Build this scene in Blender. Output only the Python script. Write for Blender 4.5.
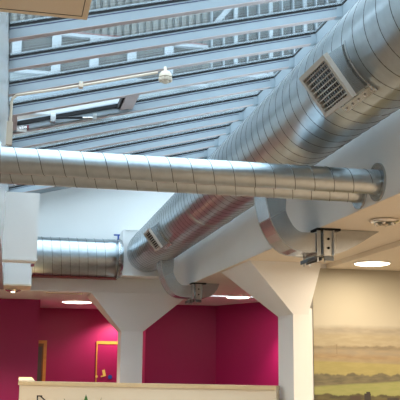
import bpy, bmesh, math, random
from mathutils import Vector, Matrix
random.seed(7)
scn = bpy.context.scene
for o in list(bpy.data.objects): bpy.data.objects.remove(o)
C = scn.collection

# ---------------------------------------------------------------- camera
FPX, CX, CY, EYE = 850.0, 200.0, 200.0, 1.7
def cam_axes(vp=(8, 363), roll=0.010):
    # world Y runs along the ducts; its vanishing point and the horizon's tilt fix the camera
    Y = Vector((vp[0]-CX, -(vp[1]-CY), -FPX)).normalized()
    Z = Vector((1, -roll, 0)).cross(Y)
    if Z.y < 0: Z = -Z
    Z.normalize()
    X = Y.cross(Z)
    return Matrix((X, Y, Z))
RW = cam_axes()
cd = bpy.data.cameras.new('camera'); cam = bpy.data.objects.new('camera', cd); C.objects.link(cam)
cd.sensor_width = 36; cd.lens = FPX/400*36; cd.clip_start = 0.05; cd.clip_end = 200
cam.matrix_world = Matrix.Translation((0, 0, EYE)) @ RW.to_4x4()
scn.camera = cam

# ---------------------------------------------------------------- sky and exposure
w = bpy.data.worlds.new('overcast_sky'); scn.world = w; w.use_nodes = True
bg = w.node_tree.nodes['Background']
bg.inputs['Color'].default_value = (0.76, 0.88, 1.0, 1); bg.inputs['Strength'].default_value = 4.6
scn.view_settings.view_transform = 'Standard'; scn.view_settings.look = 'None'
scn.view_settings.gamma = 1; scn.view_settings.use_curve_mapping = False
scn.view_settings.exposure = 0.22

# ---------------------------------------------------------------- helpers
def ray(x, y):
    return RW @ Vector(((x-CX)/FPX, -(y-CY)/FPX, -1.0))
def P(x, y, X=None, Y=None, Z=None):
    d = ray(x, y)
    t = X/d.x if X is not None else Y/d.y if Y is not None else (Z-EYE)/d.z
    return Vector((0, 0, EYE)) + d*t

def srgb(r, g, b):
    f = lambda c: (c/255/12.92) if c/255 <= .04045 else ((c/255+.055)/1.055)**2.4
    return (f(r), f(g), f(b), 1)
def mat(name, col, rough=.6, metal=0, emis=None, es=0, noise=0, nscale=8, bump=0, bscale=60, spec=.5, coat=0):
    m = bpy.data.materials.new(name); m.use_nodes = True
    nt = m.node_tree; b = nt.nodes['Principled BSDF']
    b.inputs['Base Color'].default_value = col; b.inputs['Roughness'].default_value = rough
    b.inputs['Metallic'].default_value = metal; b.inputs['Specular IOR Level'].default_value = spec
    b.inputs['Coat Weight'].default_value = coat
    if emis: b.inputs['Emission Color'].default_value = emis; b.inputs['Emission Strength'].default_value = es
    tc = nt.nodes.new('ShaderNodeTexCoord')
    if noise:
        n = nt.nodes.new('ShaderNodeTexNoise'); n.inputs['Scale'].default_value = nscale; n.inputs['Detail'].default_value = 5
        nt.links.new(tc.outputs['Object'], n.inputs['Vector'])
        mp = nt.nodes.new('ShaderNodeMapRange'); mp.inputs[1].default_value = .3; mp.inputs[2].default_value = .7
        mp.inputs[3].default_value = 1-noise; mp.inputs[4].default_value = 1+noise
        nt.links.new(n.outputs['Fac'], mp.inputs[0])
        mx = nt.nodes.new('ShaderNodeVectorMath'); mx.operation = 'SCALE'
        mx.inputs[0].default_value = col[:3]; nt.links.new(mp.outputs[0], mx.inputs['Scale'])
        nt.links.new(mx.outputs[0], b.inputs['Base Color'])
    if bump:
        n2 = nt.nodes.new('ShaderNodeTexNoise'); n2.inputs['Scale'].default_value = bscale; n2.inputs['Detail'].default_value = 3
        nt.links.new(tc.outputs['Object'], n2.inputs['Vector'])
        bp = nt.nodes.new('ShaderNodeBump'); bp.inputs['Strength'].default_value = bump; bp.inputs['Distance'].default_value = .01
        nt.links.new(n2.outputs['Fac'], bp.inputs['Height']); nt.links.new(bp.outputs[0], b.inputs['Normal'])
    return m
M = dict(
    white=mat('white_paint', srgb(240, 240, 238), .55, noise=.015, nscale=2, bump=.03),
    gloss=mat('white_gloss_paint', srgb(205, 208, 208), .18, noise=.03, nscale=3, bump=.06, bscale=9),
    cream=mat('cream_ceiling', srgb(240, 230, 214), .7, noise=.012, nscale=2, bump=.03),
    beige=mat('beige_lining', srgb(230, 216, 194), .6, noise=.01),
    beigedark=mat('joint_shadow_gap', srgb(70, 62, 52), .8),
    magenta=mat('magenta_paint', srgb(158, 12, 92), .5, noise=.02, nscale=3),
    galv=mat('galvanised_steel', (.49, .545, .575, 1), .28, 1, noise=.06, nscale=26, bump=.012, bscale=11),
    galvflat=mat('galvanised_sheet', (.50, .52, .53, 1), .26, 1, noise=.06, nscale=30, bump=.01, bscale=14),
    seam=mat('seam_steel', (.14, .15, .155, 1), .45, 1),
    steel=mat('zinc_bracket_steel', (.55, .56, .55, 1), .3, 1, noise=.05, nscale=40),
    dark=mat('black_rubber', srgb(12, 13, 16), .8),
    navy=mat('dark_blue_seal', srgb(40, 46, 80), .5),
    alu=mat('grey_blue_powder_coat', srgb(136, 147, 154), .35, noise=.01),
    plate=mat('weathered_outer_plate', srgb(140, 150, 156), .6),
    mauve=mat('mauve_trim_and_reflection', srgb(176, 160, 158), .5),
    grille=mat('grille_off_white', srgb(188, 182, 172), .45),
    pine=mat('pine_varnish', srgb(205, 150, 70), .45, noise=.12, nscale=14),
    darkpine=mat('brown_pine_door', srgb(120, 86, 48), .5, noise=.12, nscale=14),
    cap=mat('pale_oak_capping', srgb(216, 196, 158), .45, noise=.06, nscale=12),
    screen=mat('cream_screen_paint', srgb(228, 218, 198), .6, noise=.01),
    carpet=mat('tan_carpet', srgb(120, 110, 100), .95, noise=.1, nscale=60, bump=.3, bscale=200),
    chrome=mat('chrome', (.85, .83, .8, 1), .12, 1),
    blue=mat('blue_plastic', srgb(40, 80, 170), .4),
    yellow=mat('pale_yellow_card', srgb(240, 214, 120), .5),
    green=mat('leaf_green', srgb(46, 110, 42), .5, noise=.15, nscale=20),
    detector=mat('ivory_plastic', srgb(206, 190, 170), .4),
    redtape=mat('red_tape', srgb(130, 40, 52), .5),
    lamp=mat('lit_diffuser', srgb(255, 244, 225), .5, emis=(1, .86, .64, 1), es=9),
    clad=mat('weathered_ribbed_cladding', srgb(112, 110, 104), .8, noise=.14, nscale=1.6),
    redstrip=mat('muted_red', srgb(132, 92, 86), .8, noise=.1, nscale=2),
    wframe=mat('white_window_frame', srgb(150, 156, 160), .5),
    blind=mat('grey_taupe_blind', srgb(84, 82, 78), .7, noise=.12, nscale=3),
    fascia=mat('pale_fascia', srgb(128, 136, 138), .6, noise=.04, nscale=1),
    desk=mat('light_laminate', srgb(214, 200, 178), .4),
    pot=mat('terracotta_pot', srgb(150, 92, 66), .8),
)
def glassmat(name, tint, refl):
    m = bpy.data.materials.new(name); m.use_nodes = True; nt = m.node_tree
    nt.nodes.remove(nt.nodes['Principled BSDF']); out = nt.nodes['Material Output']
    t = nt.nodes.new('ShaderNodeBsdfTransparent'); t.inputs[0].default_value = tint
    g = nt.nodes.new('ShaderNodeBsdfGlossy'); g.inputs['Roughness'].default_value = .03
    lw = nt.nodes.new('ShaderNodeLayerWeight'); lw.inputs[0].default_value = .35
    mr = nt.nodes.new('ShaderNodeMapRange'); mr.inputs[3].default_value = refl; mr.inputs[4].default_value = .35
    nt.links.new(lw.outputs['Fresnel'], mr.inputs[0])
    mx = nt.nodes.new('ShaderNodeMixShader'); nt.links.new(mr.outputs[0], mx.inputs[0])
    nt.links.new(t.outputs[0], mx.inputs[1]); nt.links.new(g.outputs[0], mx.inputs[2]); nt.links.new(mx.outputs[0], out.inputs[0])
    return m
M['glass'] = glassmat('roof_glass', (.92, .97, .98, 1), .03)

ORG = {}
def tag(o, label=None, cat=None, group=None, kind=None):
    if label: o['label'] = label
    if cat: o['category'] = cat
    if group: o['group'] = group
    if kind: o['kind'] = kind
    return o
def thing(name, loc, label=None, cat=None, group=None, kind=None):
    o = bpy.data.objects.new(name, None); C.objects.link(o); o.location = loc; o.empty_display_size = .05
    ORG[o] = Vector(loc); return tag(o, label, cat, group, kind)
def mk(name, V, Fc, m, parent=None, base=None, smooth=None):
    """one mesh object; V in world metres; smooth = number of leading faces shaded smooth"""
    org = ORG[parent] if parent else Vector(base) if base is not None else Vector((0, 0, 0))
    me = bpy.data.meshes.new(name); me.from_pydata([Vector(v)-org for v in V], [], Fc); me.update()
    bm = bmesh.new(); bm.from_mesh(me); bmesh.ops.recalc_face_normals(bm, faces=bm.faces); bm.to_mesh(me); bm.free()
    me.materials.append(M[m] if isinstance(m, str) else m)
    if smooth:
        for p in me.polygons: p.use_smooth = True
        me.set_sharp_from_angle(angle=math.radians(40))
    o = bpy.data.objects.new(name, me); C.objects.link(o)
    if parent: o.parent = parent
    else: o.location = org
    ORG[o] = org
    return o
class MB:
    def __init__(s): s.V = []; s.F = []
    def add(s, V, F):
        n = len(s.V); s.V += [Vector(v) for v in V]; s.F += [tuple(i+n for i in f) for f in F]; return s
    def box(s, lo, hi):
        x0, y0, z0 = lo; x1, y1, z1 = hi
        return s.add([(x0,y0,z0),(x1,y0,z0),(x1,y1,z0),(x0,y1,z0),(x0,y0,z1),(x1,y0,z1),(x1,y1,z1),(x0,y1,z1)], BOXF)
    def obox(s, c, ax, ay, az):
        c, ax, ay, az = map(Vector, (c, ax, ay, az))
        return s.add([c+ax*i+ay*j+az*k for k in (-1, 1) for i, j in ((-1,-1),(1,-1),(1,1),(-1,1))], BOXF)
    def prism(s, pts, off):
        n = len(pts); pts = [Vector(p) for p in pts]; off = Vector(off)
        return s.add(pts+[p+off for p in pts], [tuple(range(n))[::-1], tuple(range(n, 2*n))]+[(i, (i+1) % n, n+(i+1) % n, n+i) for i in range(n)])
    def build(s, name, m, parent=None, base=None, smooth=None): return mk(name, s.V, s.F, m, parent, base, smooth)
BOXF = [(3,2,1,0),(4,5,6,7),(0,1,5,4),(1,2,6,5),(2,3,7,6),(3,0,4,7)]
def box(name, lo, hi, m, parent=None, base=None): return MB().box(lo, hi).build(name, m, parent, base)
def frame_of(a, b):
    d = (Vector(b)-Vector(a)).normalized(); up = Vector((0, 0, 1)) if abs(d.z) < .9 else Vector((1, 0, 0))
    u = d.cross(up).normalized(); v = d.cross(u).normalized(); return d, u, v
def lathe_mb(a, b, prof, n=32):
    """surface of revolution about a->b; prof = [(t metres along, radius)]; closed ends"""
    d, u, v = frame_of(a, b); a = Vector(a); V = []; Fs = []
    for t, r in prof:
        for k in range(n):
            th = 2*math.pi*k/n; V.append(a+d*t+(u*math.cos(th)+v*math.sin(th))*r)
    L = len(prof)
    for i in range(L-1):
        for k in range(n): Fs.append((i*n+k, i*n+(k+1) % n, (i+1)*n+(k+1) % n, (i+1)*n+k))
    ns = len(Fs)
    Fs.append(tuple(range(n))[::-1]); Fs.append(tuple(range((L-1)*n, L*n)))
    mb = MB(); mb.add(V, Fs); mb.ns = ns; return mb
def lathe(name, a, b, prof, m, parent=None, base=None, n=32):
    mb = lathe_mb(a, b, prof, n); return mb.build(name, m, parent, base, mb.ns)
def rod(name, a, b, r, m, parent=None, base=None, n=16):
    return lathe(name, a, b, [(0, r), ((Vector(b)-Vector(a)).length, r)], m, parent, base, n)
def helix(name, a, b, R, pitch, wdt, hgt, m, parent, n=40, left=1, phase=0):
    d, u, v = frame_of(a, b); a = Vector(a); L = (Vector(b)-a).length; N = int(L/pitch*n); V = []; Fs = []
    for i in range(N+1):
        th = left*2*math.pi*i/n+phase; t = L*i/N; rr = u*math.cos(th)+v*math.sin(th)
        V += [a+d*(t-wdt/2)+rr*(R-.001), a+d*t+rr*(R+hgt), a+d*(t+wdt/2)+rr*(R-.001)]
    for i in range(N):
        j = 3*i; Fs += [(j, j+1, j+4, j+3), (j+1, j+2, j+5, j+4)]
    return mk(name, V, Fs, m, parent)
def tube(name, pts, r, m, parent=None, base=None, n=8):
    pts = [Vector(p) for p in pts]; V = []; Fs = []
    for i, p in enumerate(pts):
        d = (pts[min(i+1, len(pts)-1)]-pts[max(i-1, 0)]).normalized()
        up = Vector((0, 0, 1)) if abs(d.z) < .9 else Vector((0, 1, 0)); u = d.cross(up).normalized(); v = d.cross(u)
        V += [p+(u*math.cos(2*math.pi*k/n)+v*math.sin(2*math.pi*k/n))*r for k in range(n)]
    for i in range(len(pts)-1):
        for k in range(n): Fs.append((i*n+k, i*n+(k+1) % n, (i+1)*n+(k+1) % n, (i+1)*n+k))
    ns = len(Fs); Fs += [tuple(range(n)), tuple(range((len(pts)-1)*n, len(pts)*n))]
    return mk(name, V, Fs, m, parent, base, ns)
def st(o): o['kind'] = 'structure'; return o

# ---------------------------------------------------------------- the shell
XB, SOF, YF, XL = 1.965, 2.60, 10.90, -0.10     # bulkhead face, soffit height, far wall, left wall face
st(box('floor', (-5.2, -4.2, -.1), (7.2, 15.2, 0), 'carpet'))
st(box('wall_left', (XL-.15, -4.1, SOF), (XL, YF, 3.88), 'gloss'))
bk = MB(); bk.prism([(XB, -4.1, SOF), (2.58, -4.1, SOF), (2.58, -4.1, 4.56), (2.47, -4.1, 4.56), (2.47, -4.1, 3.45), (XB, -4.1, 3.45)], (0, YF+4.1, 0))
st(bk.build('wall_right', 'white'))
fw = MB(); fw.prism([(XL-.15, YF, SOF), (2.58, YF, SOF), (2.58, YF, 4.42), (XL-.15, YF, 3.72)], (0, .2, 0))
st(fw.build('wall_far', 'white'))
# ceilings around the glazed strip: soffit on the right, its lower panel, the far room, the left gallery, the near gallery
st(box('ceiling_right', (2.58, -4.1, SOF), (7.1, YF, SOF+.12), 'cream'))
lp = MB(); lp.prism([(2.63, -4.0, SOF-.04), (7.05, -4.0, SOF-.04), (7.05, 7.165, SOF-.04), (2.74, 7.165, SOF-.04)], (0, 0, .039))
st(lp.build('ceiling_right_panel', 'cream'))
st(box('trim_soffit', (XB+.003, -4.0, SOF-.003), (2.58, YF-.01, SOF), 'cream'))
st(box('ceiling_far', (-5.1, YF+.2, SOF), (7.1, 15.1, SOF+.12), 'white'))
st(box('trim_far', (XL, YF+.002, SOF-.003), (2.58, YF+.199, SOF), 'white'))
st(box('ceiling_left', (-5.1, -4.1, SOF), (XL-.15, YF+.2, SOF+.12), 'cream'))
st(box('wall_near', (-5.2, -4.3, 0), (7.2, -4.1, 4.56), 'white'))
st(box('wall_gallery_left', (-5.3, -4.1, 0), (-5.1, 15.1, 2.72), 'white'))
st(box('wall_gallery_right', (7.1, -4.1, 0), (7.3, 15.1, 2.72), 'cream'))
# mural wall, return of the right gallery
MY = 7.17
st(box('wall_mural', (2.602, MY, 0), (7.1, MY+.13, SOF), 'white'))
# far room walls
st(box('wall_far_left', (-1.2, 12.45, 0), (.41, 12.6, SOF), 'magenta'))
st(box('wall_far_side', (-5.1, 12.45, 0), (-1.2, 12.6, SOF), 'white'))
st(box('wall_far_return', (.26, 12.6, 0), (.41, 14.35, SOF), 'magenta'))
st(box('wall_far_back', (.26, 14.35, 0), (2.15, 14.5, SOF), 'magenta'))
st(box('wall_far_step', (2.0, 12.95, 0), (2.15, 14.35, SOF), 'magenta'))
st(box('wall_far_centre', (2.0, 12.82, 0), (3.12, 12.95, SOF), 'magenta'))
fr = MB(); fr.prism([(3.09, 12.82, 0), (4.30, 9.95, 0), (4.45, 10.0, 0), (3.22, 12.95, 0)], (0, 0, SOF))
st(fr.build('wall_far_right', 'magenta'))

# ---------------------------------------------------------------- white boxing along the left wall
b = thing('wall_boxing', (.055, 7.8, SOF), 'white shallow boxed casing on the left wall with a thin lip along its bottom', 'boxing')
box('casing', (XL+.001, 7.8, SOF+.012), (.205, 7.93, 3.235), 'white', b)
box('lip', (XL+.001, 7.788, SOF+.010), (.212, 7.8, SOF+.03), 'white', b)
box('bottom_panel', (XL+.001, 7.80, SOF), (.20, 7.93, SOF+.0115), 'white', b)
b = thing('wall_boxing', (.06, 10.3, SOF), 'white boxed casing at the far duct end with a beige edge strip below', 'boxing')
box('casing', (XL+.001, 10.3, SOF+.02), (.222, YF-.002, 3.30), 'white', b)
box('edge_strip', (XL+.001, 10.29, SOF), (.226, YF-.002, SOF+.019), 'beige', b)
box('corner_tab', (.205, 10.28, 2.83), (.245, 10.30, 2.86), 'redtape', b)
b = thing('soffit_panel', (.05, 2.4, 2.9), 'beige boxed soffit panel with a thin shadow-gap border high on left wall', 'soffit')
p = P(87, 20, Z=2.9)
box('lining', (XL+.002, 1.9, 2.9), (p.x, p.y, 3.35), 'beige', b)
gj = MB()
gj.box((p.x-.022, 1.92, 2.8985), (p.x-.0195, p.y-.028, 2.9)); gj.box((XL+.01, p.y-.031, 2.8985), (p.x-.022, p.y-.028, 2.9))
gj.build('shadow_gap', 'beigedark', b)

# ---------------------------------------------------------------- columns with splayed heads
def frustum(lo, hi, z0, z1):
    (a, b_, c, d) = lo; (e, f, g, h) = hi
    return [(a,b_,z0),(c,b_,z0),(c,d,z0),(a,d,z0),(e,f,z1),(g,f,z1),(g,h,z1),(e,h,z1)]
c1 = thing('column', (2.51, 7.38, 0), 'white square column with splayed head beside the landscape mural', 'column', kind=None)
box('shaft', (2.4235, MY-.003, 0), (2.601, 7.6, 2.2), 'white', c1)
hd = MB(); hd.add(frustum((2.4235, MY-.004, 2.565, 7.6), (2.005, 7.085, 2.665, 8.11), 2.145, SOF-.004), BOXF); hd.build('splayed_head', 'white', c1)
c2 = thing('column', (1.54, 11.15, 0), 'white column with wide funnel head under the far beam, before magenta walls', 'column')
box('shaft', (1.40, 11.02, 0), (1.685, 11.34, 2.2), 'white', c2)
hd = MB(); hd.add(frustum((1.40, 11.02, 1.685, 11.34), (.99, 10.91, 2.27, 11.6), 2.115, SOF-.003), BOXF); hd.build('splayed_head', 'white', c2)

# ---------------------------------------------------------------- glazed roof
SL = .2625                                     # rise per metre towards the right
def gz(x): return 3.827+(x-XL)*SL              # underside of the glass
RX0, RX1 = XL, 2.42
rf = thing('ceiling_glazed_roof', (XL, 5.9, 3.8), kind='structure')
nrm = Vector((-SL, 0, 1)).normalized()
def slope_bar(mb, x0, x1, y0, y1, h0, h1):
    """bar lying along the roof slope, from h0 to h1 below/above glass level"""
    mb.prism([(x0, y0, gz(x0)+h0), (x1, y0, gz(x1)+h0), (x1, y0, gz(x1)+h1), (x0, y0, gz(x0)+h1)], (0, y1-y0, 0)); return mb
RY = [5.90+.587*n for n in range(-17, 9)]
proto = None
for i, y in enumerate(RY):
    e = []
    if proto is None:
        r = slope_bar(MB(), RX0, RX1, y-.028, y+.028, -.092, -.002).build('rafter', 'alu', rf)
        e.append(slope_bar(MB(), RX0, RX1-.01, y-.034, y+.034, -.012, .003).build('gasket', 'dark', r))
        e.append(slope_bar(MB(), RX0, RX1-.01, y-.0305, y+.0305, -.0305, -.0245).build('seal', 'navy', r))
        e.append(slope_bar(MB(), RX0, RX1-.01, y-.029, y+.029, -.0955, -.0915).build('pink_reflection_strip', 'mauve', r))  # mauve colour paints the pinkish reflection on the rafter underside
        e.append(slope_bar(MB(), RX0, RX1, y-.024, y+.024, .013, .024).build('pressure_plate', 'plate', r))
        e.append(slope_bar(MB(), RX1-.05, RX1+.005, y-.032, y+.032, -.10, -.01).build('end_cleat', 'alu', r))
        proto = (r, e, y)
    else:
        r = proto[0].copy(); C.objects.link(r); r.parent = rf; r.location = (0, y-proto[2], 0); ORG[r] = ORG[rf]
        for q in proto[1]:
            k = q.copy(); C.objects.link(k); k.parent = r
VENT = RY.index(min(RY, key=lambda v: abs(v-7.074)))
ppane = None
for i in range(len(RY)-1):
    if i == VENT:
        o = slope_bar(MB(), 1.02, RX1-.005, RY[i]+.03, RY[i+1]-.03, .002, .012).build('pane', 'glass', rf); continue
    if ppane is None:
        ppane = slope_bar(MB(), RX0, RX1-.005, RY[i]+.03, RY[i+1]-.03, .002, .012).build('pane', 'glass', rf); py = RY[i]
    else:
        k = ppane.copy(); C.objects.link(k); k.parent = rf; k.location = (0, RY[i]-py, 0)
eb = MB(); eb.box((RX1, RY[0]-.1, gz(RX1)-.17), (2.58, YF, gz(RX1)+.03)); eb.build('edge_beam', 'alu', rf)
eg = MB(); eg.box((RX1-.004, RY[0]-.1, gz(RX1)-.006), (RX1+.004, YF, gz(RX1)+.016)); eg.build('edge_gasket', 'dark', rf)
el = MB(); el.box((XL-.1, RY[0]-.1, gz(XL)-.11), (XL, YF, gz(XL)+.03)); el.build('eaves_beam', 'alu', rf)
fe = slope_bar(MB(), XL, RX1, RY[-1]+.03, YF, -.09, .01); fe.build('closing_panel', 'alu', rf)
# opening vent in one bay
v0, v1 = RY[VENT]+.03, RY[VENT+1]-.03
vt = thing('roof_vent', (.45, v0, gz(.45)), 'open glazed roof vent with black seal and a linear actuator', 'roof vent')
def vbar(name, x0, x1, y0, y1, h0, h1, m, par=vt): return slope_bar(MB(), x0, x1, y0, y1, h0, h1).build(name, m, par)
vbar('kerb', -.06, .98, v1-.035, v1, -.085, -.001, 'alu')
vbar('kerb', -.06, .98, v0, v0+.02, -.03, .02, 'alu')
vbar('kerb', .90, 1.02, v0, v1, -.07, .02, 'mauve')
vbar('kerb', -.10, -.03, v0, v1, -.08, .02, 'mauve')
vbar('seal', -.03, .90, v1-.052, v1-.035, -.04, -.005, 'dark')
vbar('seal', .875, .90, v0+.02, v1-.05, -.055, .0, 'dark')
# the sash is pushed up at its far edge
def sash(name, x0, x1, ya, yb, h, m, par):
    def zz(x, y): return gz(x)+.03+(y-v0)*.35
    mb = MB(); mb.add([(x0,ya,zz(x0,ya)),(x1,ya,zz(x1,ya)),(x1,yb,zz(x1,yb)),(x0,yb,zz(x0,yb)),(x0,ya,zz(x0,ya)+h),(x1,ya,zz(x1,ya)+h),(x1,yb,zz(x1,yb)+h),(x0,yb,zz(x0,yb)+h)], BOXF)
    return mb.build(name, m, par)
sf = sash('sash_rail', -.05, .98, v1-.05, v1, .045, 'alu', vt)
sash('sash_rail', -.05, .98, v0, v0+.05, .045, 'alu', vt)
sash('sash_rail', -.05, 0, v0+.05, v1-.05, .045, 'alu', vt)
sash('sash_rail', .93, .98, v0+.05, v1-.05, .045, 'alu', vt)
sash('pane', 0, .93, v0+.05, v1-.05, .012, 'glass', vt)
ya = v1-.09
a, b_ = Vector((.30, ya, gz(.30)-.045)), Vector((.66, ya, gz(.66)-.11))
ac = rod('actuator', a, a.lerp(b_, .70), .011, 'dark', vt)
rod('piston', a.lerp(b_, .70), b_, .006, 'chrome', ac)
box('actuator_bracket', (.645, ya-.012, gz(.66)-.125), (.68, v1-.03, gz(.66)-.075), 'steel', vt)
box('actuator_bracket', (.265, ya-.015, gz(.28)-.075), (.31, v1-.03, gz(.28)+.0), 'steel', vt)
box('latch', (-.03, ya-.02, gz(0)-.10), (.06, v1-.03, gz(0)-.065), 'chrome', vt)
box('latch_tag', (.06, ya-.015, gz(.06)-.10), (.075, v1-.04, gz(.06)-.07), 'redtape', vt)

# conduit, its trunking and the detector
y = RY[VENT-1]-.045
det = P(165, 78, Y=y)
cz = lambda x: gz(x)-.125
tube('cable_conduit', [(XL+.025, y, cz(0)-.22), (XL+.025, y, cz(0)-.06), (XL+.03, y, cz(0)-.03), (XL+.06, y, cz(0)), (.3, y, cz(.3)), (.7, y, cz(.7)), (det.x-.06, y, cz(det.x-.06))], .011, 'detector', base=(XL+.025, y, cz(0)-.22))
tag(bpy.data.objects['cable_conduit'], 'thin ivory conduit running up a rafter to the smoke detector', 'conduit')
cl = thing('conduit_clip', (.45, y, cz(.45)), 'small ivory clip holding the conduit on the rafter', 'clip')
box('saddle', (.435, y-.014, cz(.45)-.014), (.465, y+.045, cz(.45)+.03), 'detector', cl)
rod('screw', (.45, y-.018, cz(.45)+.02), (.45, y-.012, cz(.45)+.02), .005, 'steel', cl, n=8)
b = box('cable_trunking', (XL, y-.03, cz(0)-.40), (XL+.045, y+.02, cz(0)-.22), 'detector', base=(XL, y, cz(0)-.4))
tag(b, 'short ivory cable trunking fixed to left wall below the conduit', 'trunking')
sd = thing('smoke_detector', det, 'ivory round smoke detector with a ring of sensor ports under a rafter', 'smoke detector')
lathe('base', det+Vector((0, -.02, .045)), det+Vector((0, -.02, -.03)), [(0, .034), (.02, .05), (.045, .052), (.05, .045)], 'detector', sd)
for k in range(8):
    th = k*math.pi/4+.2
    q = det+Vector((math.cos(th)*.04, -.02+math.sin(th)*.04, -.008))
    lathe('sensor_port', q, q+Vector((0, 0, -.03)), [(0, .016), (.014, .019), (.026, .014), (.03, .006)], 'detector', sd, n=12)
lathe('chamber', det+Vector((0, -.02, -.005)), det+Vector((0, -.02, -.055)), [(0, .03), (.03, .03), (.044, .02), (.05, .008)], 'detector', sd)
rod('stem', det+Vector((0, -.02, .045)), det+Vector((0, .0, .09)), .012, 'detector', sd)

# ---------------------------------------------------------------- big spiral duct
DX, DR = 1.63, .254
DZF = lambda y: 3.150-.0062*y                 # the run falls slightly towards the plenum
DZ = DZF(4)
d = thing('spiral_duct', (DX, 0, DZ-DR), 'large round galvanised spiral duct running the length of the right bulkhead', 'duct')
lathe('shell', (DX, -3.9, DZF(-3.9)), (DX, 10.484, DZF(10.484)), [(0, DR), (14.384, DR)], 'galv', d, n=72)
helix('spiral_seam', (DX, -3.9, DZF(-3.9)), (DX, 10.40, DZF(10.4)), DR, .122, .0095, .002, 'seam', d, n=48, left=-1)
for yy in (10.10, 6.9):
    lathe('joint_band', (DX, yy, DZF(yy)), (DX, yy+.06, DZF(yy+.06)), [(0, DR+.001), (.008, DR+.005), (.052, DR+.005), (.06, DR+.001)], 'galv', d, n=64)
# hanger brackets between duct and bulkhead
for yy in (8.95, 9.75, 6.0, 4.4):
    DZ = DZF(yy)
    hb = MB(); hb.box((DX-.05, yy, DZ+DR-.004), (XB+.25, yy+.03, DZ+DR+.022)); hb.box((XB+.15, yy, 3.44), (XB+.25, yy+.03, DZ+DR)) if DZ+DR > 3.46 else None
    hb.build('hanger_bracket', 'white', d)

# grilles standing proud on saddle boxes
AL = math.radians(36); GN = Vector((-math.cos(AL), 0, -math.sin(AL))); GU = Vector((math.sin(AL), 0, -math.cos(AL))); GY = Vector((0, 1, 0))
def grille(yc, label, full=True):
    DC = Vector((DX, 0, DZF(yc)))
    q, hw, hl, tc = .33, .113, .163, -.02
    c = DC+GN*q+GU*tc+GY*yc
    dep = .15
    bx = MB(); bx.obox(c-GN*(dep/2+.012), GU*(hw-.008), GY*(hl-.008), GN*(dep/2)); g = bx.build('air_grille', 'galvflat', d); g['label'] = label
    fwid = .022
    for s in (-1, 1):
        m = MB(); m.obox(c+GU*s*(hw-fwid/2), GU*fwid/2, GY*hl, GN*.012); m.build('frame_bar', 'grille', g)
        m = MB(); m.obox(c+GY*s*(hl-fwid/2), GU*(hw-fwid), GY*fwid/2, GN*.012); m.build('frame_bar', 'grille', g)
    bp = MB(); bp.obox(c-GN*.011, GU*(hw-fwid), GY*(hl-fwid), GN*.002); bp.build('dark_backing', 'dark', g)  # black plate stands in for the shade inside the duct
    n = 8; iw = hw-fwid
    for k in range(n):
        t = -iw+(k+.5)*2*iw/n
        m = MB(); m.obox(c+GU*t, (GU*.35+GN*.9).normalized()*.0065, GY*(hl-fwid), (GU*.9-GN*.35).normalized()*.002)
        m.build('slat', 'grille', g)
    if full:
        for k in range(11):
            t = -(hl-fwid)+(k+.5)*2*(hl-fwid)/11
            m = MB(); m.obox(c-GN*.006+GY*t, GU*iw, GY*.0022, GN*.004); m.build('rear_blade', 'steel', g)
    # folded seam where the saddle meets the duct, with rivets along its lower edge
    for s in (-1, 1):
        pts = []
        for k in range(15):
            u = -hw+.0+k*2*hw/14+tc
            u2 = max(-DR*.99, min(DR*.99, u)); pts.append(DC+GU*u2+GN*(math.sqrt(DR*DR-u2*u2)+.002)+GY*(yc+s*(hl+.004)))
        tube('saddle_seam', pts, .006, 'galvflat', g, n=6)
    u = hw+tc+.012; hN = math.sqrt(DR*DR-u*u)
    m = MB(); m.obox(DC+GU*(u+.006)+GN*(hN+.0)+GY*yc, (GU*.9-GN*.35).normalized()*.018, GY*(hl+.01), GN*.004); m.build('rivet_flange', 'galvflat', g)
    for k in range(5):
        p0 = DC+GU*(u+.008)+GN*(hN+.001)+GY*(yc-hl+.02+k*(2*hl-.04)/4)
        rod('rivet', p0, p0+GN*.009, .006, 'chrome', g, n=8)
    return g
grille(3.49, 'off-white louvred grille on a grey saddle box, above the paired ducts')
grille(8.33, 'off-white louvred grille on the big duct next to the white plenum box', False)

# ---------------------------------------------------------------- plenum, far duct
pl = thing('plenum_box', (1.6, 10.65, 2.79), 'white square plenum box joining the far duct to the big duct', 'plenum')
box('casing', (1.335, 10.5, 2.79), (1.90, 10.89, 3.365), 'white', pl)
for (x0, x1, z0, z1) in ((1.325, 1.91, 3.35, 3.375), (1.325, 1.91, 2.78, 2.805), (1.325, 1.35, 2.805, 3.35), (1.885, 1.91, 2.805, 3.35)):
    box('edge_flange', (x0, 10.485, z0), (x1, 10.5, z1), 'white', pl)
FZ, FR, FY = 3.005, .238, 10.63
fd = thing('spiral_duct', (.7, FY, FZ-FR), 'short round galvanised duct crossing the far white wall into the plenum', 'duct')
lathe('shell', (.224, FY, FZ), (1.20, FY, FZ), [(0, FR), (.976, FR)], 'galv', fd, n=64)
helix('spiral_seam', (.24, FY, FZ), (1.14, FY, FZ), FR, .108, .007, .003, 'seam', fd, n=40)
lathe('end_sleeve', (1.14, FY, FZ), (1.285, FY, FZ), [(0, FR+.006), (.09, FR+.006), (.10, FR), (.145, FR-.03)], 'galv', fd, n=64)
lathe('collar', (1.25, FY, FZ), (1.33, FY, FZ), [(0, FR-.035), (.02, FR+.02), (.035, FR+.02), (.08, FR-.01)], 'galvflat', fd, n=48)
hl_ = MB(); hl_.box((1.262, FY-.10, FZ+FR-.03), (1.28, FY-.08, FZ+FR+.05)); hl_.box((1.215, FY-.105, FZ+FR+.04), (1.29, FY-.075, FZ+FR+.055)); hl_.build('damper_lever', 'blue', fd)
box('support_batten', (.23, 10.60, FZ-FR-.009), (1.30, 10.88, FZ-FR-.003), 'redtape', fd)

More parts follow.
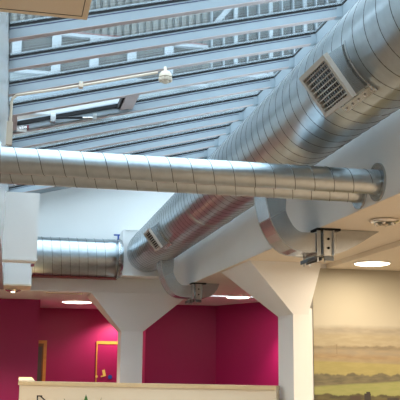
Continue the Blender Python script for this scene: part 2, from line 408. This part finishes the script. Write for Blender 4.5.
# ---------------------------------------------------------------- paired cross ducts
CR, CZ = .068, 2.711
for y, lab in ((4.315, 'slim galvanised cross duct with round wall flange, nearer the louvred grille'), (4.569, 'slim galvanised cross duct tucked behind its twin, nearer the curved branch')):
    t = thing('cross_duct', (.93, y, CZ-CR), lab, 'duct', 'slim cross ducts')
    lathe('shell', (XL, y, CZ), (XB, y, CZ), [(0, CR), (XB-XL, CR)], 'galv', t, n=48)
    helix('spiral_seam', (XL, y, CZ), (XB-.06, y, CZ), CR, .112, .006, .0022, 'seam', t, n=32, left=1, phase=y*9)
    lathe('flange', (XB-.012, y, CZ), (XB, y, CZ), [(0, .108), (.012, .108)], 'galvflat', t, n=48)
    lathe('sleeve', (XB-.045, y, CZ), (XB-.012, y, CZ), [(0, CR+.002), (.033, CR+.002)], 'galv', t, n=48)
    lathe('flange', (XL, y, CZ), (XL+.012, y, CZ), [(0, .095), (.012, .095)], 'galvflat', t, n=48)

# ---------------------------------------------------------------- curved rectangular branches with bracket clamps
OUT = [(1.592, 2.885), (1.603, 2.77), (1.63, 2.651), (1.65, 2.604), (1.677, 2.555), (1.705, 2.515), (1.738, 2.483), (1.778, 2.456), (1.82, 2.442), (1.88, 2.436), (1.97, 2.435)]
INN = [(1.745, 2.895), (1.743, 2.775), (1.738, 2.71), (1.755, 2.665), (1.774, 2.631), (1.79, 2.606), (1.808, 2.588), (1.828, 2.574), (1.85, 2.567), (1.89, 2.566), (1.97, 2.566)]
def strip(pa, pb, y0, y1, grow=0):
    V = []; Fs = []
    for (a, c_), (e, f) in zip(pa, pb):
        V += [(a, y0, c_), (e, y0, f), (e, y1, f), (a, y1, c_)]
    n = len(pa)
    for i in range(n-1):
        for k in range(4): Fs.append((4*i+k, 4*i+(k+1) % 4, 4*i+4+(k+1) % 4, 4*i+4+k))
    Fs += [(0, 1, 2, 3), (4*n-4, 4*n-3, 4*n-2, 4*n-1)]
    return V, Fs
def branch(y0, label, short=0):
    dep = .25; y1 = y0+dep
    t = thing('branch_duct', (1.8, y0, 2.435), label, 'duct', 'curved branches off the big duct')
    mk('upper_spout', *strip(OUT[:3], INN[:3], y0, y1), 'galvflat', t)
    mk('elbow', *strip(OUT[2:], INN[2:], y0+.001, y1-.001), 'galvflat', t)
    # thin standing seam at the joint and along the curve's edges
    j = MB(); a = Vector((OUT[2][0], 0, OUT[2][1])); b2 = Vector((INN[2][0], 0, INN[2][1])); dd = (b2-a)
    j.obox((a+b2)/2+Vector((0, (y0+y1)/2, 0)), dd/2*1.04, Vector((0, dep/2+.004, 0)), Vector((-dd.z, 0, dd.x)).normalized()*.003); j.build('joint_seam', 'steel', t)
    for yy in (y0-.002, y1+.002):
        tube('edge_seam', [(x, yy, z) for x, z in OUT], .004, 'steel', t, n=6)
    box('end_flange', (1.962, y0-.012, 2.42), (1.975, y1+.012, 2.582), 'steel', t)
    # boot that curves up into the soffit
    top = [(2.055, 2.594), (2.10, 2.594), (2.16, 2.594), (2.22, 2.594), (2.28, 2.594), (2.34, 2.594), (2.395, 2.594)]
    bot = [(2.055, 2.430), (2.10, 2.434), (2.16, 2.456), (2.22, 2.487), (2.28, 2.522), (2.34, 2.560), (2.395, 2.592)]
    if short:
        top = [(2.055+(x-2.055)*short, z) for x, z in top]; bot = [(2.055, 2.430), (2.09, 2.432), (2.13, 2.44), (2.17, 2.458), (2.21, 2.49), (2.24, 2.53), (top[-1][0], 2.592)]
    mk('boot', *strip(bot, top, y0, y1), 'galvflat', t)
    box('end_flange', (2.05, y0-.012, 2.42), (2.063, y1+.012, 2.594), 'steel', t)
    return t
def clamp(y0, th):
    dep = .25; y1 = y0+dep
    t = box('duct_clamp', (1.976, y0+.004, 2.43), (2.049, y1-.004, 2.58), 'galvflat', th)
    box('face_plate', (1.990, y0-.022, 2.415), (2.058, y0-.014, 2.582), 'steel', t)
    for x in (1.984, 2.054): box('side_flange', (x, y0-.040, 2.415), (x+.007, y0+.012, 2.582), 'galvflat', t)
    for z in (2.465, 2.525): rod('bolt', (2.024, y0-.030, z), (2.024, y0-.021, z), .0085, 'dark', t, n=10)
    box('hook_plate', (2.066, y0-.03, 2.43), (2.074, y0+.01, 2.56), 'steel', t)
    box('top_bracket', (1.945, y0-.03, 2.582), (2.11, y0+.10, 2.5965), 'dark', t)
    b1 = MB(); b1.box((1.985, y0-.05, 2.402), (2.05, y0+.03, 2.408)); b1.box((1.985, y0-.05, 2.378), (2.05, y0-.044, 2.402)); b1.build('bottom_angle', 'seam', t)
    b1 = MB(); b1.box((1.93, y0-.03, 2.402), (1.975, y1+.02, 2.408)); b1.box((1.93, y0-.03, 2.382), (1.935, y1+.02, 2.402)); b1.box((1.97, y0-.03, 2.382), (1.975, y1+.02, 2.402)); b1.build('bottom_rail', 'seam', t)
    for x in (1.9525, 2.0):
        for yy in (y0-.012, y1+.012): box('threaded_rod', (x-.004, yy-.004, 2.37), (x+.004, yy+.004, 2.59), 'steel', t)
clamp(5.27, branch(5.27, 'curved rectangular galvanised branch between cross ducts and splayed white column'))
clamp(9.25, branch(9.25, 'curved rectangular galvanised branch beside the far funnel-headed column', .62))

# ---------------------------------------------------------------- lamps
def panel_lamp(c, r, zc, power, label, sx=1.0):
    t = thing('ceiling_lamp', (c.x, c.y, zc), label, 'ceiling lamp', 'lit round ceiling lamps')
    lathe('rim', (c.x, c.y, zc), (c.x, c.y, zc-.012), [(0, r), (.008, r), (.012, r-.012)], 'white', t, n=40)
    lathe('diffuser', (c.x, c.y, zc-.012), (c.x, c.y, zc-.018), [(0, r-.014), (.006, r-.03)], 'lamp', t, n=40)
    l = bpy.data.lights.new('lamp_light', 'AREA'); l.shape = 'DISK'; l.size = 2*r-.06; l.energy = power; l.color = (1, .83, .62)
    o = bpy.data.objects.new('lamp_light', l); C.objects.link(o); o.parent = t; o.location = (0, 0, -.022)
panel_lamp(P(372, 263, Z=2.556), .16, SOF-.04, 7, 'lit round ceiling lamp in front of the landscape mural')
panel_lamp(P(77, 301.5, Z=SOF), .23, SOF, 8, 'lit round ceiling lamp over the alcove with the magenta door')
panel_lamp(P(238, 296.5, Z=SOF), .17, SOF, 9, 'lit round ceiling lamp between the two splayed columns')
# unseen lamps added beyond the frame to brighten the galleries
for (x, y, e, where) in ((4.6, 5.0, 80, 'over the carpet just before the mural'), (3.6, 3.2, 200, 'beside the soffit downlight'), (3.6, .3, 130, 'at the far end of the mural gallery from the mural'), (-2.0, 7.6, 70, 'in the left gallery past the white boxing'), (-2.0, 3.0, 60, 'in the left gallery near the beige soffit panel')):
    panel_lamp(Vector((x, y, 0)), .17, SOF-.04 if x > 2.6 and y < 7 and y > -4 else SOF, e, 'added unseen ceiling lamp '+where)
def downlight(c, r, label, spot=0, ang=70):
    t = thing('recessed_downlight', (c.x, c.y, SOF), label, 'downlight', 'chrome downlights')
    lathe('trim_ring', (c.x, c.y, SOF-.003), (c.x, c.y, SOF-.03), [(0, r), (.006, r+.010), (.012, r+.012), (.020, r+.002), (.026, r-.010)], 'chrome', t, n=40)
    lathe('painted_dark_can', (c.x, c.y, SOF-.029), (c.x, c.y, SOF-.032), [(0, r-.014), (.003, r-.018)], 'seam', t, n=32)  # flat dark disc paints the shade of a deep open can
    for k in range(6):
        q = Vector((c.x+math.cos(k*1.047)*(r-.024), c.y+math.sin(k*1.047)*(r-.024), SOF-.031))
        lathe('bright_spot_stud', q, q+Vector((0, 0, -.008)), [(0, .013), (.004, .011), (.008, .004)], 'chrome', t, n=10)  # chrome studs stand in for bright reflections inside the can
    lathe('bulb', (c.x, c.y, SOF-.031), (c.x, c.y, SOF-.043), [(0, r*.28), (.008, r*.25), (.012, r*.12)], 'lamp' if spot else 'detector', t, n=24)
    if spot:
        l = bpy.data.lights.new('spot_light', 'SPOT'); l.energy = spot; l.spot_size = math.radians(ang); l.spot_blend = .6; l.shadow_soft_size = .03; l.color = (1, .83, .62)
        o = bpy.data.objects.new('spot_light', l); C.objects.link(o); o.parent = t; o.location = (0, 0, -.06)
downlight(P(384.5, 219, Z=SOF), .082, 'unlit chrome ring downlight in the soffit beside the big duct')
downlight(P(13, 289, Z=SOF), .085, 'chrome ring downlight under the far beam, below the white boxing', 130, 130)
downlight(Vector((1.72, 13.98, 0)), .075, 'lit chrome downlight over the magenta door, behind the funnel-headed column', 55, 140)
downlight(Vector((3.62, 11.0, 0)), .075, 'lit chrome downlight washing the magenta wall behind the mural column', 120, 100)
a, b2 = P(46, 292.5, Z=SOF), P(82, 293.5, Z=SOF)
t = thing('slot_diffuser', ((a.x+b2.x)/2, (a.y+b2.y)/2, SOF), 'narrow slot air diffuser in the ceiling just behind the far beam', 'diffuser')
box('frame', (a.x, 11.12, SOF-.012), (b2.x, 11.2, SOF), 'beige', t)
box('slot', (a.x+.02, 11.145, SOF-.013), (b2.x-.02, 11.175, SOF-.0115), 'beigedark', t)

# ---------------------------------------------------------------- doors of the far room
def door(name, x0, x1, y, top, leafm, jw):
    t = thing(name, ((x0+x1)/2, y, 0), kind='structure')
    fwd = .05
    box('frame_jamb', (x0, y-.02, 0), (x0+jw, y, top), 'pine', t); box('frame_jamb', (x1-jw, y-.02, 0), (x1, y, top), 'pine', t)
    box('frame_head', (x0, y-.021, top-fwd), (x1, y, top), 'pine', t)
    lf = box('leaf', (x0+jw, y-.012, .01), (x1-jw, y-.001, top-fwd), leafm, t)
    return t, lf
a = P(96.5, 341, Y=14.35)
t, lf = door('door_1', a.x, a.x+.92, 14.35, a.z, 'magenta', .02)
n1 = P(104, 373, Y=14.33); n2 = P(110, 377, Y=14.33); n3 = P(96.5, 376.5, Y=14.33)
nb = MB(); nb.obox(n1, Vector((.022, 0, .006)), Vector((0, .004, 0)), Vector((-.012, 0, .05)));  o = nb.build('notice', 'yellow', t); o['label'] = 'pale yellow tilted card on the magenta door'
nb2 = MB(); nb2.obox(n1+Vector((-.02, 0, -.05)), Vector((.03, 0, .006)), Vector((0, .012, 0)), Vector((0, 0, .01))); nb2.build('notice_fold', 'yellow', o)
lathe('fire_door_sign', n2, n2+Vector((0, -.006, 0)), [(0, .036), (.006, .036)], 'blue', t, n=20)
lathe('key_escutcheon', n3, n3+Vector((0, -.006, 0)), [(0, .02), (.006, .02)], 'yellow', t, n=16)
b2 = P(47, 340.5, Y=14.35)
t, lf = door('door_2', b2.x-.85, b2.x, 14.35, b2.z, 'darkpine', .05)
box('vision_pane', (b2.x-.30, 14.333, 1.2), (b2.x-.075, 14.338, b2.z-.1), 'blind', lf)
# ---------------------------------------------------------------- reception screen (L-shaped, pale oak capping)
ZC = 1.523
A = P(278, 386, Z=ZC); B = P(20, 381.2, Z=ZC); Bk = P(19.8, 377, Z=ZC)
A.z = B.z = Bk.z = 0
A = A+(B-A).normalized()*.02
t = thing('reception_screen', (A+B)/2, 'cream L-shaped reception screen wall with pale oak capping, against the splayed column', 'screen')
u = (A-B).normalized(); nb = Vector((-u.y, u.x, 0)); nb = nb if nb.y > 0 else -nb
def slab(name, p, q, th, z0, z1, m, ov=0):
    dd = (q-p).normalized(); nn = Vector((-dd.y, dd.x, 0)); nn = nn if nn.y > 0 or nn.x > .5 else -nn
    pts = [p-nn*ov, q-nn*ov, q+nn*(th+ov), p+nn*(th+ov)]
    mb = MB(); mb.prism([v+Vector((0, 0, z0)) for v in pts], (0, 0, z1-z0)); return mb.build(name, m, t)
slab('panel', B, A, .12, 0, ZC-.036, 'screen'); slab('capping', B-u*.012, A, .12, ZC-.036, ZC, 'cap', .012)
v = (Bk-B).normalized(); s = Vector((v.y, -v.x, 0))
rp = MB(); q0 = B+v*.10; rp.prism([q0, q0+s*.14, Bk+s*.14, Bk], (0, 0, ZC-.037)); rp.build('return_panel', 'screen', t)
rp = MB(); rp.prism([x_+Vector((0, 0, ZC-.036)) for x_ in (q0-s*.012, q0+s*.152, Bk+s*.152, Bk-s*.012)], (0, 0, .0355)); rp.build('return_capping', 'cap', t)

# desk in front of the screen with a plant and a framed card whose tips reach into view
mid = B.lerp(A, .30)
dz = .74
dk = thing('reception_desk', (mid-nb*.42), 'light laminate reception desk in front of the cream screen', 'desk')
def dslab(name, s0, s1, d0, d1, z0, z1, m):
    pts = [mid+u*s0-nb*d0, mid+u*s1-nb*d0, mid+u*s1-nb*d1, mid+u*s0-nb*d1]
    mb = MB(); mb.prism([p+Vector((0, 0, z0)) for p in pts], (0, 0, z1-z0)); return mb.build(name, m, dk)
dslab('desktop', -.75, .9, .03, .75, dz-.03, dz, 'desk')
for s0, d0 in ((-.7, .06), (.8, .06), (-.7, .68), (.8, .68)): dslab('leg', s0, s0+.05, d0, d0+.05, 0, dz-.03, 'steel')
def ondesk(px, py, back):
    """point above the desk seen at a pixel, 'back' metres in front of the screen"""
    d_ = ray(px, py); k = (mid-nb*back).dot(nb)/d_.dot(nb); return Vector((0, 0, EYE))+d_*k
tip = ondesk(86, 394.4, .2)
pt = thing('potted_plant', (tip.x, tip.y, dz), 'potted plant with upright pointed green leaves before the cream screen', 'plant')
lathe('pot', (tip.x, tip.y, dz), (tip.x, tip.y, dz+.22), [(0, .07), (.19, .10), (.19, .11), (.22, .11)], 'pot', pt)
def leaf(base, end, wd, side, name='leaf'):
    base, end, side = Vector(base), Vector(end), Vector(side).normalized(); V = []; Fs = []; N = 8
    for i in range(N+1):
        f = i/N; c = base.lerp(end, f)+Vector((0, -.03*math.sin(f*math.pi), 0)); ww = wd*(math.sin(math.pi*min(f*.9+.1, 1))**.45)+.0006
        V += [c-side*ww, c+Vector((0, .006, 0)), c+side*ww]
    for i in range(N):
        j = 3*i; Fs += [(j, j+1, j+4, j+3), (j+1, j+2, j+5, j+4)]
    return mk(name, V, Fs, 'green', pt)
leaf((tip.x+.005, tip.y, dz+.2), tip, .034, (1, .2, 0))
e = ondesk(64, 398.3, .2); leaf((tip.x-.03, tip.y, dz+.2), e, .016, (1, 0, 0))
e = ondesk(101.5, 397.3, .2); leaf((tip.x+.03, tip.y, dz+.2), e, .005, (1, 0, 0), 'stalk')
for dx, dy, hh in ((-.14, .02, .45), (.13, -.04, .42), (.02, -.12, .40), (-.05, .08, .5)):
    leaf((tip.x+dx*.2, tip.y+dy*.2, dz+.2), (tip.x+dx, tip.y+dy, dz+hh+.1), .03, (1, .3, 0))
e = ondesk(37.5, 395.3, .2)
cs = thing('card_stand', (e.x, e.y, dz), 'clear card stand with black edging before the cream screen', 'stand')
box('base', (e.x-.02, e.y-.06, dz), (e.x+.14, e.y+.06, dz+.012), 'dark', cs)
box('post', (e.x-.006, e.y-.006, dz+.012), (e.x+.006, e.y+.006, e.z), 'dark', cs)
m = MB(); m.obox((e.x+.02, e.y, e.z-.006), (.026, 0, 0), (0, .005, 0), (0, 0, .005)); m.build('top_edge', 'dark', cs)
m = MB(); m.obox((e.x+.06, e.y, e.z-.035), (.035, 0, -.03), (0, .003, 0), (.004, 0, .004)); m.build('side_edge', 'dark', cs)
m = MB(); m.prism([(e.x, e.y, e.z-.01), (e.x+.045, e.y, e.z-.015), (e.x+.10, e.y, e.z-.075), (e.x+.10, e.y, e.z-.3), (e.x, e.y, e.z-.3)], (0, .004, 0)); m.build('card', 'screen', cs)

# ---------------------------------------------------------------- printed landscape mural
def mural_material():
    m = bpy.data.materials.new('hazy_landscape_print'); m.use_nodes = True; nt = m.node_tree
    b = nt.nodes['Principled BSDF']; b.inputs['Roughness'].default_value = .6
    N, L = nt.nodes, nt.links
    tc = N.new('ShaderNodeTexCoord'); sp = N.new('ShaderNodeSeparateXYZ'); L.new(tc.outputs['Object'], sp.inputs[0])
    X, Z = sp.outputs['X'], sp.outputs['Z']
    def math_(op, a, c=None):
        n = N.new('ShaderNodeMath'); n.operation = op
        for i, v in enumerate((a, c)):
            if v is None: continue
            if isinstance(v, (int, float)): n.inputs[i].default_value = v
            else: L.new(v, n.inputs[i])
        return n.outputs[0]
    def noise(sx, sz, det=4, off=0):
        mp = N.new('ShaderNodeMapping'); mp.inputs['Scale'].default_value = (sx, 1, sz); mp.inputs['Location'].default_value = (off, off*.7, off*1.3)
        L.new(tc.outputs['Object'], mp.inputs[0]); n = N.new('ShaderNodeTexNoise'); n.inputs['Scale'].default_value = 1; n.inputs['Detail'].default_value = det
        L.new(mp.outputs[0], n.inputs['Vector']); return n.outputs['Fac']
    def mixc(fac, a, c):
        n = N.new('ShaderNodeMix'); n.data_type = 'RGBA'; L.new(fac, n.inputs[0])
        for s, v in ((6, a), (7, c)):
            if isinstance(v, tuple): n.inputs[s].default_value = v
            else: L.new(v, n.inputs[s])
        return n.outputs[2]
    zy = lambda py: P(350, py, Y=MY-.006).z
    # sky: slow gradient of haze
    rmp = N.new('ShaderNodeValToRGB'); mr = N.new('ShaderNodeMapRange'); mr.inputs[1].default_value = zy(322); mr.inputs[2].default_value = zy(268)
    L.new(math_('ADD', Z, math_('MULTIPLY', math_('SUBTRACT', noise(.8, 3), .5), .12)), mr.inputs[0]); L.new(mr.outputs[0], rmp.inputs[0])
    rmp.color_ramp.elements[0].color = srgb(190, 184, 166); rmp.color_ramp.elements[1].color = srgb(166, 160, 144)
    el = rmp.color_ramp.elements.new(.45); el.color = srgb(180, 174, 156)
    col = rmp.outputs[0]
    def band(py, amp, sx, c, slope=0, soft=.008, off=0, tex=.0, tc2=None, det=4):
        nonlocal col
        h = math_('ADD', math_('MULTIPLY', math_('SUBTRACT', noise(sx, .01, det, off), .5), amp), zy(py))
        if slope: h = math_('ADD', h, math_('MULTIPLY', math_('SUBTRACT', X, 3.0), slope))
        mr = N.new('ShaderNodeMapRange'); mr.inputs[1].default_value = -soft; mr.inputs[2].default_value = soft
        L.new(math_('SUBTRACT', h, Z), mr.inputs[0])
        cc = c
        if tc2: 
            r2 = N.new('ShaderNodeMapRange'); r2.inputs[1].default_value = .40; r2.inputs[2].default_value = .62
            L.new(noise(9, 40, 5, off+3), r2.inputs[0]); cc = mixc(r2.outputs[0], c, tc2)
        col = mixc(mr.outputs[0], col, cc)
    band(327, .05, 6, srgb(158, 150, 132), 0, .02, 1, tc2=srgb(170, 160, 140))
    band(334, .02, 3, srgb(168, 156, 128), 0, .02, 2, tc2=srgb(176, 164, 136))
    band(346, .05, 14, srgb(134, 122, 98), 0, .007, 3, tc2=srgb(152, 138, 110))
    band(349.5, .02, 2, srgb(152, 140, 118), 0, .01, 4, tc2=srgb(162, 146, 118))
    band(355, .05, 4, srgb(150, 128, 96), -.02, .015, 12, tc2=srgb(166, 144, 108))
    band(360, .02, 1.5, srgb(152, 138, 108), 0, .02, 5, tc2=srgb(160, 146, 114))
    band(362.5, .012, 1.2, srgb(158, 148, 92), -.03, .008, 6, tc2=srgb(166, 154, 98))
    band(374.5, .085, 11, srgb(98, 92, 70), .0, .008, 7, tc2=srgb(118, 110, 82), det=5)
    band(384, .03, 1.6, srgb(150, 150, 92), .06, .01, 8, tc2=srgb(142, 146, 84))
    band(394, .13, 5, srgb(70, 64, 40), -.02, .006, 9, tc2=srgb(96, 88, 52), det=5)
    # farm roofs and a chimney in the foreground of the print
    def rect(px0, px1, py0, py1, c):
        nonlocal col
        a, e = P(px0, py0, Y=MY-.006), P(px1, py1, Y=MY-.006)
        f = math_('MULTIPLY', math_('MULTIPLY', math_('GREATER_THAN', X, a.x), math_('LESS_THAN', X, e.x)), math_('MULTIPLY', math_('LESS_THAN', Z, a.z), math_('GREATER_THAN', Z, e.z)))
        col = mixc(f, col, c)
    rect(350, 361, 396, 430, srgb(72, 56, 44)); rect(364, 371.5, 393.5, 430, srgb(46, 40, 36)); rect(366, 370, 391.8, 394, srgb(46, 40, 36)); rect(387, 400, 397.8, 430, srgb(58, 50, 40))
    rect(336.3, 336.9, 344, 354, srgb(120, 100, 74))
    L.new(col, b.inputs['Base Color'])
    return m
M['mural'] = mural_material()
mm = mk('landscape_mural', *(lambda q: (q.V, q.F))(MB().box((2.606, MY-.012, .02), (7.05, MY-.006, SOF-.042))), 'mural')
tag(mm, 'printed mural of hazy fields and hedgerows covering the end wall', 'mural')

# ---------------------------------------------------------------- neighbouring building seen through the roof glass
FYB = 18.0
nb_ = thing('neighbour_building', (4, FYB, 0), 'neighbouring building with ribbed cladding and white framed windows beyond the glass roof', 'building')
box('wall', (-6, FYB+.15, 0), (16, FYB+3, 14), 'clad', nb_)
rb = MB(); x = -5.9
while x < 4.05:
    rb.box((x, FYB+.08, 8.95), (x+.10, FYB+.16, 14)); x += .165
o = rb.build('cladding_ribs', 'clad', nb_); o['kind'] = 'stuff'
box('red_band', (-6, FYB+.07, 8.86), (4.1, FYB+.15, 8.96), 'redstrip', nb_)  # plain muted red strip above the left windows
box('fascia', (-6, FYB+.02, 7.0), (16, FYB+.15, 7.9), 'fascia', nb_)
box('sill', (-6, FYB-.1, 7.86), (4.1, FYB+.15, 7.93), 'wframe', nb_)
box('sill', (4.1, FYB-.12, 8.18), (16, FYB+.15, 8.30), 'wframe', nb_)
box('head', (-6, FYB-.06, 8.80), (4.1, FYB+.15, 8.87), 'wframe', nb_)
box('apron', (4.1, FYB+.03, 7.9), (16, FYB+.15, 8.18), 'fascia', nb_)
box('shade_overhang', (-7, FYB-3.2, 10.7), (17, FYB+.15, 11.0), 'fascia', nb_)  # unseen overhang added above the view to shade the facade
# left band: windows between broad white posts
xs = [-.93, -.16, .69, 1.52, 2.36, 3.2, 4.1]
for i in range(len(xs)-1):
    box('post', (xs[i]-.10, FYB-.05, 7.93), (xs[i]+.10, FYB+.15, 8.80), 'wframe', nb_)
    box('pane', (xs[i]+.10, FYB+.08, 7.93), (xs[i+1]-.10, FYB+.14, 8.80), 'blind', nb_)
# right: tall curtain wall with thin mullions, every third one broad
x = 4.20; k = 0
while x < 9.2:
    wd = .042 if k % 3 == 2 else .015
    box('mullion', (x-wd, FYB-.03, 8.30), (x+wd, FYB+.15, 13.0), 'wframe', nb_)
    box('pane', (x+wd, FYB+.08, 8.30), (x+.283-.042, FYB+.14, 13.0), 'blind', nb_)
    x += .283; k += 1
br = MB(); br.obox((4.45, FYB-.05, 9.65), Vector((.22, 0, .28)), (0, .02, 0), Vector((.05, 0, -.03))); br.build('brace', 'wframe', nb_)
